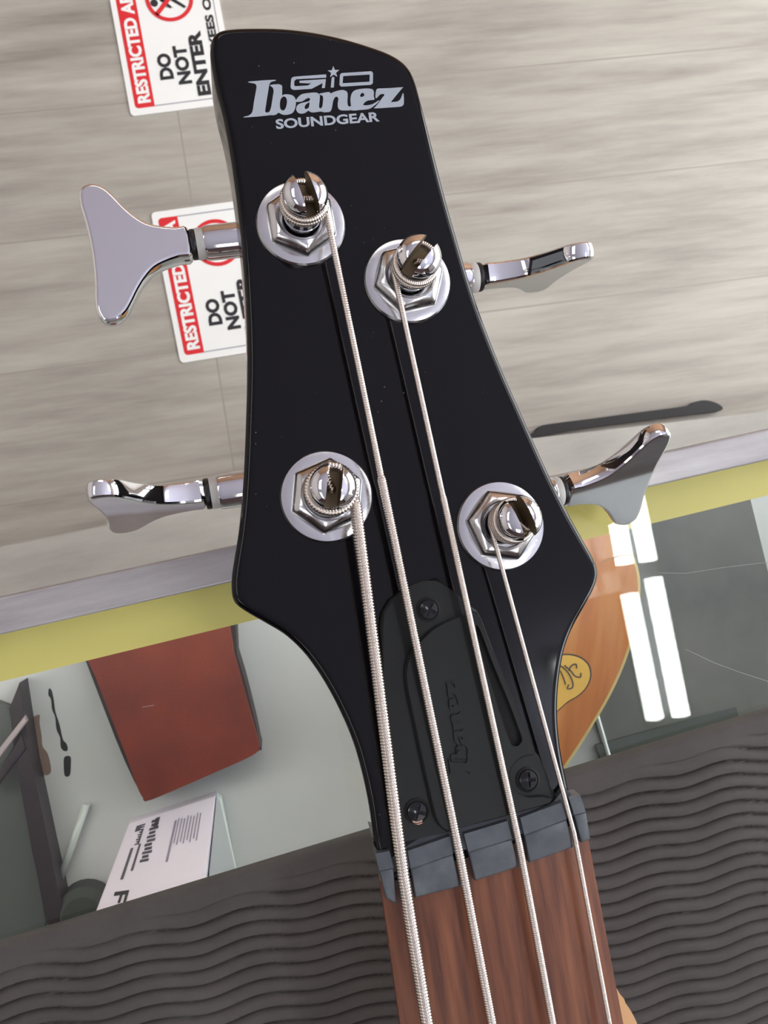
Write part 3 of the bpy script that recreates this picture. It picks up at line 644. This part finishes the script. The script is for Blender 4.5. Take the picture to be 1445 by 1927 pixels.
rr = lambda x0, y0, x1, y1, r_, sk: [(x0+r_, y0), (x1-r_, y0-sk), (x1, y0+r_-sk), (x1-1, y1-r_-sk), (x1-r_-2, y1-sk), (x0+r_-4, y1), (x0-4, y1-r_), (x0, y0+r_)]
decal_poly([rr(848,117,1113,226,14,15), rr(874,141,1086,198,3,12)], 'logo_letter', .00006, 0)
decal_poly([[(738,127),(738,154),(500,166),(484,180),(482,214),(492,222),(592,216),(618,201),(526,196),(524,178),(736,165),(728,236),(703,238),(710,197),(622,243),(480,252),(460,244),(453,228),(458,165),(468,150),(488,145)]], 'logo_letter', .00006, 0)
decal_poly([[(782,158),(792,146),(804,152),(800,232),(775,234)]], 'logo_letter', .00006, 0)
st = []
for k in range(10):
    a = math.radians(-93 + 36*k); r_ = 50 if k % 2 == 0 else 21; st.append((797+r_*math.cos(a), 109+r_*math.sin(a)*.98))
decal_poly([st], 'logo_star', .00006, 0)
bm = flat_curve('s', text='SOUNDGEAR', bold=.032, res=4); map_text(bm, quadmap(HP, Z((340,566)), Z((1168,504)), Z((331,486)), .00006), 0); link('logo_lettering', bm, M['decal'], hs)
# raised name on the lid (reads upwards)
def emb_map(p):   # logo zoom coords -> pixels on the lid
    u = (p[0]-88)/(1360-88); v_ = (p[1]+ (p[0]-88)*.069 - 184)/(472-184)
    B0, B1 = (886,1458), (860,1280); up = (-41, 4)
    return (B0[0] + (B1[0]-B0[0])*u + up[0]*(1-v_)*.92, B0[1] + (B1[1]-B0[1])*u + up[1]*(1-v_))
bm = flat_curve('l', polys=[[emb_map(q) for q in sm2(p, 1)] for g_ in wordmark for p in g_], extrude=.5)
for v_ in bm.verts: z_ = v_.co.z; v_.co = HP.hit(v_.co.x, v_.co.y, .00335 if z_ > 0 else .0029)
link('raised_lettering', bm, M['cover'], cover, 20)

# ------------------------------------------------------------------ tuning machines
def slot_dir(B, d):
    c = HP.hit(*B); q = HP.hit(B[0]+d[0]*20, B[1]+d[1]*20); return (q-c).normalized()
def key_outline():
    up = [(0,3.4),(3,4.0),(6,4.7),(9,5.9),(11.5,8.2),(13.5,10.8),(15.2,13.5),(16.9,15.8),(18.9,17.2),(20.9,17.5),(22.6,16.8),(23.5,15.0),(23.6,12),(23.1,8),(22.8,4)]
    return [(a*mm, w*mm) for a, w in up] + [(22.7*mm, 0)] + [(a*mm, -w*mm) for a, w in reversed(up)]
def tuner(c, sd, kp0, kp1, phi, hexrot, wlen=0.0):
    B = HP.hit(*c); X = slot_dir(c, sd); Y = nh.cross(X)
    bm = bmesh.new()
    lathe(bm, B, nh, [(.0097,.0),(.0098,.0005),(.0095,.0010),(.0086,.00125),(.0078,.0013),(.0050,.0013)], 72)
    hexf = lambda a, i: (1.0 if i >= 4 else 1 - (.85, .85, .8, .5)[i]*(1-math.cos(math.pi/6)/math.cos(((a+hexrot) % (math.pi/3)) - math.pi/6)))
    lathe(bm, B, nh, [(.0083,.0012),(.0080,.0026),(.0074,.0034),(.0066,.0040),(.0057,.0043),(.0051,.0042),(.0049,.0036),(.0049,.0008)], 96, None, hexf)
    lathe(bm, B, nh, [(.0049,.0009),(.00001,.0009)], 32)
    body = link('tuning_machine', bm, M['washer'], bass, 28); body['label'] = 'chrome washer and hexagonal nut'
    # slotted post
    bm = bmesh.new(); lathe(bm, B, nh, [(.0042,.0009),(.0042,.0060),(.0037,.0068),(.0037,.0100),(.00001,.0100)], 40, X)
    for s_ in (1, -1):
        sub = bmesh.new(); lathe(sub, B, nh, [(.00001,.0098),(.0037,.0098),(.0037,.0118),(.0039,.0121),(.0046,.0126),(.00472,.0131),(.0046,.0139),(.0041,.0149),(.0032,.0157),(.0020,.0161),(.0009,.0163),(.00001,.0163)], 40, X)
        bmesh.ops.recalc_face_normals(sub, faces=sub.faces)
        g3 = bmesh.ops.bisect_plane(sub, geom=sub.verts[:]+sub.edges[:]+sub.faces[:], plane_co=B+Y*s_*.00145, plane_no=Y*-s_, clear_outer=True)
        eg = [e2 for e2 in g3['geom_cut'] if isinstance(e2, bmesh.types.BMEdge)]
        res_ = bmesh.ops.contextual_create(sub, geom=eg)
        for f_ in res_['faces']: f_.material_index = 1
        me_ = bpy.data.meshes.new('x'); sub.to_mesh(me_); bm.from_mesh(me_); bpy.data.meshes.remove(me_); sub.free()
    for f_ in bm.faces:
        if all((v_.co-B).dot(nh) > .0095 and (v_.co-B).dot(nh) < .01005 for v_ in f_.verts): f_.material_index = 1
    link('string_post', bm, [M['chrome'], M['slot_metal']], body, 40)
    # shaft, rings and key
    D = -.0195; A = HP.hit(*kp0, D); A1 = HP.hit(*kp1, D); ax = (A1-A).normalized()
    bm = bmesh.new(); lathe(bm, A, ax, [(.00001,-.030),(.0044,-.030),(.0041,-.0015),(.0038,-.0007),(.00001,-.0007)], 32); link('key_shaft', bm, M['chrome'], body)
    bm = bmesh.new(); lathe(bm, A, ax, [(.00001,-.0007),(.0036,-.0007),(.0037,-.0003),(.0037,.0009),(.0036,.0011),(.00001,.0011)], 32); w_ = link('spacer_ring', bm, M['white_ring'], body); w_['label'] = 'milky white plastic ring'
    bm = bmesh.new(); lathe(bm, A, ax, [(.00001,.0011),(.0035,.0011),(.0036,.0014),(.0036,.0021),(.0034,.0024),(.00001,.0024)], 32); w_ = link('seal_ring', bm, M['black_ring'], body); w_['label'] = 'thin black rubber ring'
    wd_ = ax.cross(nh).normalized(); R_ = Matrix.Rotation(phi, 3, ax); wv_ = R_ @ wd_; tv = ax.cross(wv_).normalized()
    K0 = A + ax*.0024; bm = bmesh.new(); pts = smooth_loop([(a, w, 0) for a, w in key_outline()], 3, True)
    n = len(pts)
    def th(a):     # half thickness along the key: barrel at the neck, slimmer blade, thicker rim
        return .0027 - .0008*a/.024
    fr_, bk_ = [], []
    for layer, (insd, f_) in enumerate(((.0010, 1.0), (.00085, .995), (.0005, .93), (.0002, .78), (0, .4), (0, -.4), (.0002, -.78), (.0005, -.93), (.00085, -.995), (.0010, -1.0))):
        ring = []
        for i, p in enumerate(pts):
            tg = (pts[(i+1) % n]-pts[i-1]).normalized(); nn = Vector((-tg.y, tg.x, 0))
            cen = Vector((.018, 0, 0)) - p
            if nn.dot(cen) < 0 and abs(p.y) < .0001: nn = -nn
            q = p + Vector((tg.y, -tg.x, 0))*insd
            ring.append(bm.verts.new(K0 + ax*max(q.x, 0) + wv_*q.y + tv*f_*th(max(q.x,0))))
        fr_.append(ring)
    for a, b in zip(fr_, fr_[1:]):
        for j in range(n): bm.faces.new((a[j], a[(j+1) % n], b[(j+1) % n], b[j]))
    bm.faces.new(fr_[0]); bm.faces.new(list(reversed(fr_[-1])))
    link('tuner_key', bm, M['chrome'], body, 24)
    return B, X
TU = {
 'A': tuner((566,422), (.36,.93), (378,459), (165,482), math.radians(4), .1),
 'D': tuner((766,530), (-.62,.78), (888,523), (1090,502), math.radians(99), .5),
 'E': tuner((614,935), (-.1,1), (405,927), (210,957), math.radians(96), .35),
 'G': tuner((941,990), (.42,.9), (1045,926), (1230,893), math.radians(58), .9),
}

# ------------------------------------------------------------------ strings
def string(key, leave, nutpx, endpx, r_thin, r_full, taper_at, pitch, turns, side, hleave=.0072, endh=.0030, nuth=.0023):
    B, X = TU[key]; N3 = NP.hit(*nutpx, nuth); E3 = NP.hit(*endpx, endh)
    # direction from post to nut, projected on the headstock plane
    L0 = HP.hit(*leave, hleave); dirv = (N3 - (B + nh*hleave)); dp = (dirv - nh*dirv.dot(nh)).normalized(); sv = dp.cross(nh).normalized()  # sv: to image left/right
    if (L0 - B).dot(sv) < 0: sv = -sv
    R0 = .0038 + r_thin; h0 = hleave
    # tangent point is at angle where radial = sv; the helix runs from the slot down to it
    path = []; NT_ = int(48*turns); rise = 2*r_thin*1.04
    for i in range(NT_+1):
        a = -(2*math.pi*turns)*(1-i/NT_)          # ends at angle 0 (radial = sv), moving towards dp
        rad = sv*math.cos(a) + dp*math.sin(a)
        hh = h0 + rise*turns*(1-i/NT_)
        path.append(B + rad*R0 + nh*hh)
    # tail dives into the slot
    first = path[0]; inner = B + nh*(h0 + rise*turns + .0006)
    tin = (path[0]-path[1]).normalized()
    path = [B - nh*-.0094, inner*.8 + (B+nh*.0094)*.2, first*.55 + inner*.45 + tin*.0008 + nh*.0004] + path
    hs_pts = smooth_loop([tuple(p) for p in path], 2, False)
    tail = [N3, E3, E3 + (E3-N3).normalized()*.36]
    poly = [Vector(p) for p in hs_pts] + tail
    # arc-length resample
    cum = [0.0]
    for a, b in zip(poly, poly[1:]): cum.append(cum[-1] + (b-a).length)
    s_helix = cum[len(hs_pts)-1]; s_E = cum[-2] + .012; tot = cum[-1]
    ss = []; s = 0.0
    while s < s_E: ss.append(s); s += pitch/5
    while s < tot: ss.append(s); s += .004
    ss.append(tot); pts = []; rads = []; j = 0
    for s in ss:
        while j < len(cum)-2 and cum[j+1] < s: j += 1
        L = cum[j+1]-cum[j]; pts.append(poly[j] + (poly[j+1]-poly[j])*((s-cum[j])/L if L > 0 else 0))
        k = 0 if s < s_helix + taper_at - .0008 else min(1, (s - s_helix - taper_at + .0008)/.0008)
        r = r_thin + (r_full-r_thin)*k; ph = (s/pitch) % 1.0
        rads.append(r*(.80 + .20*math.sqrt(max(0, 1-(2*ph-1)**2))) if s < s_E else r*.98)
    bm = bmesh.new(); tube(bm, pts, rads, 14); o = link('string', bm, M['nickel'], bass, 180)
    return o
e1 = string('E', (672,958), (759,1650), (804,1927), .00085, .00132, .0035, .00062, 1.25, 1, .0085); e1['label'] = 'thickest wound string'
string('A', (620,395), (866,1614), (926,1927), .00072, .00098, .060, .00052, 1.9, 1, .0082)
string('D', (747,520), (977,1590), (1040,1927), .00066, .00080, .050, .00044, 2.5, 1, .0070)
e4 = string('G', (926,985), (1080,1568), (1147,1927), .00052, .00060, .200, .00036, 3.6, 1, .0068); e4['label'] = 'thinnest wound string'
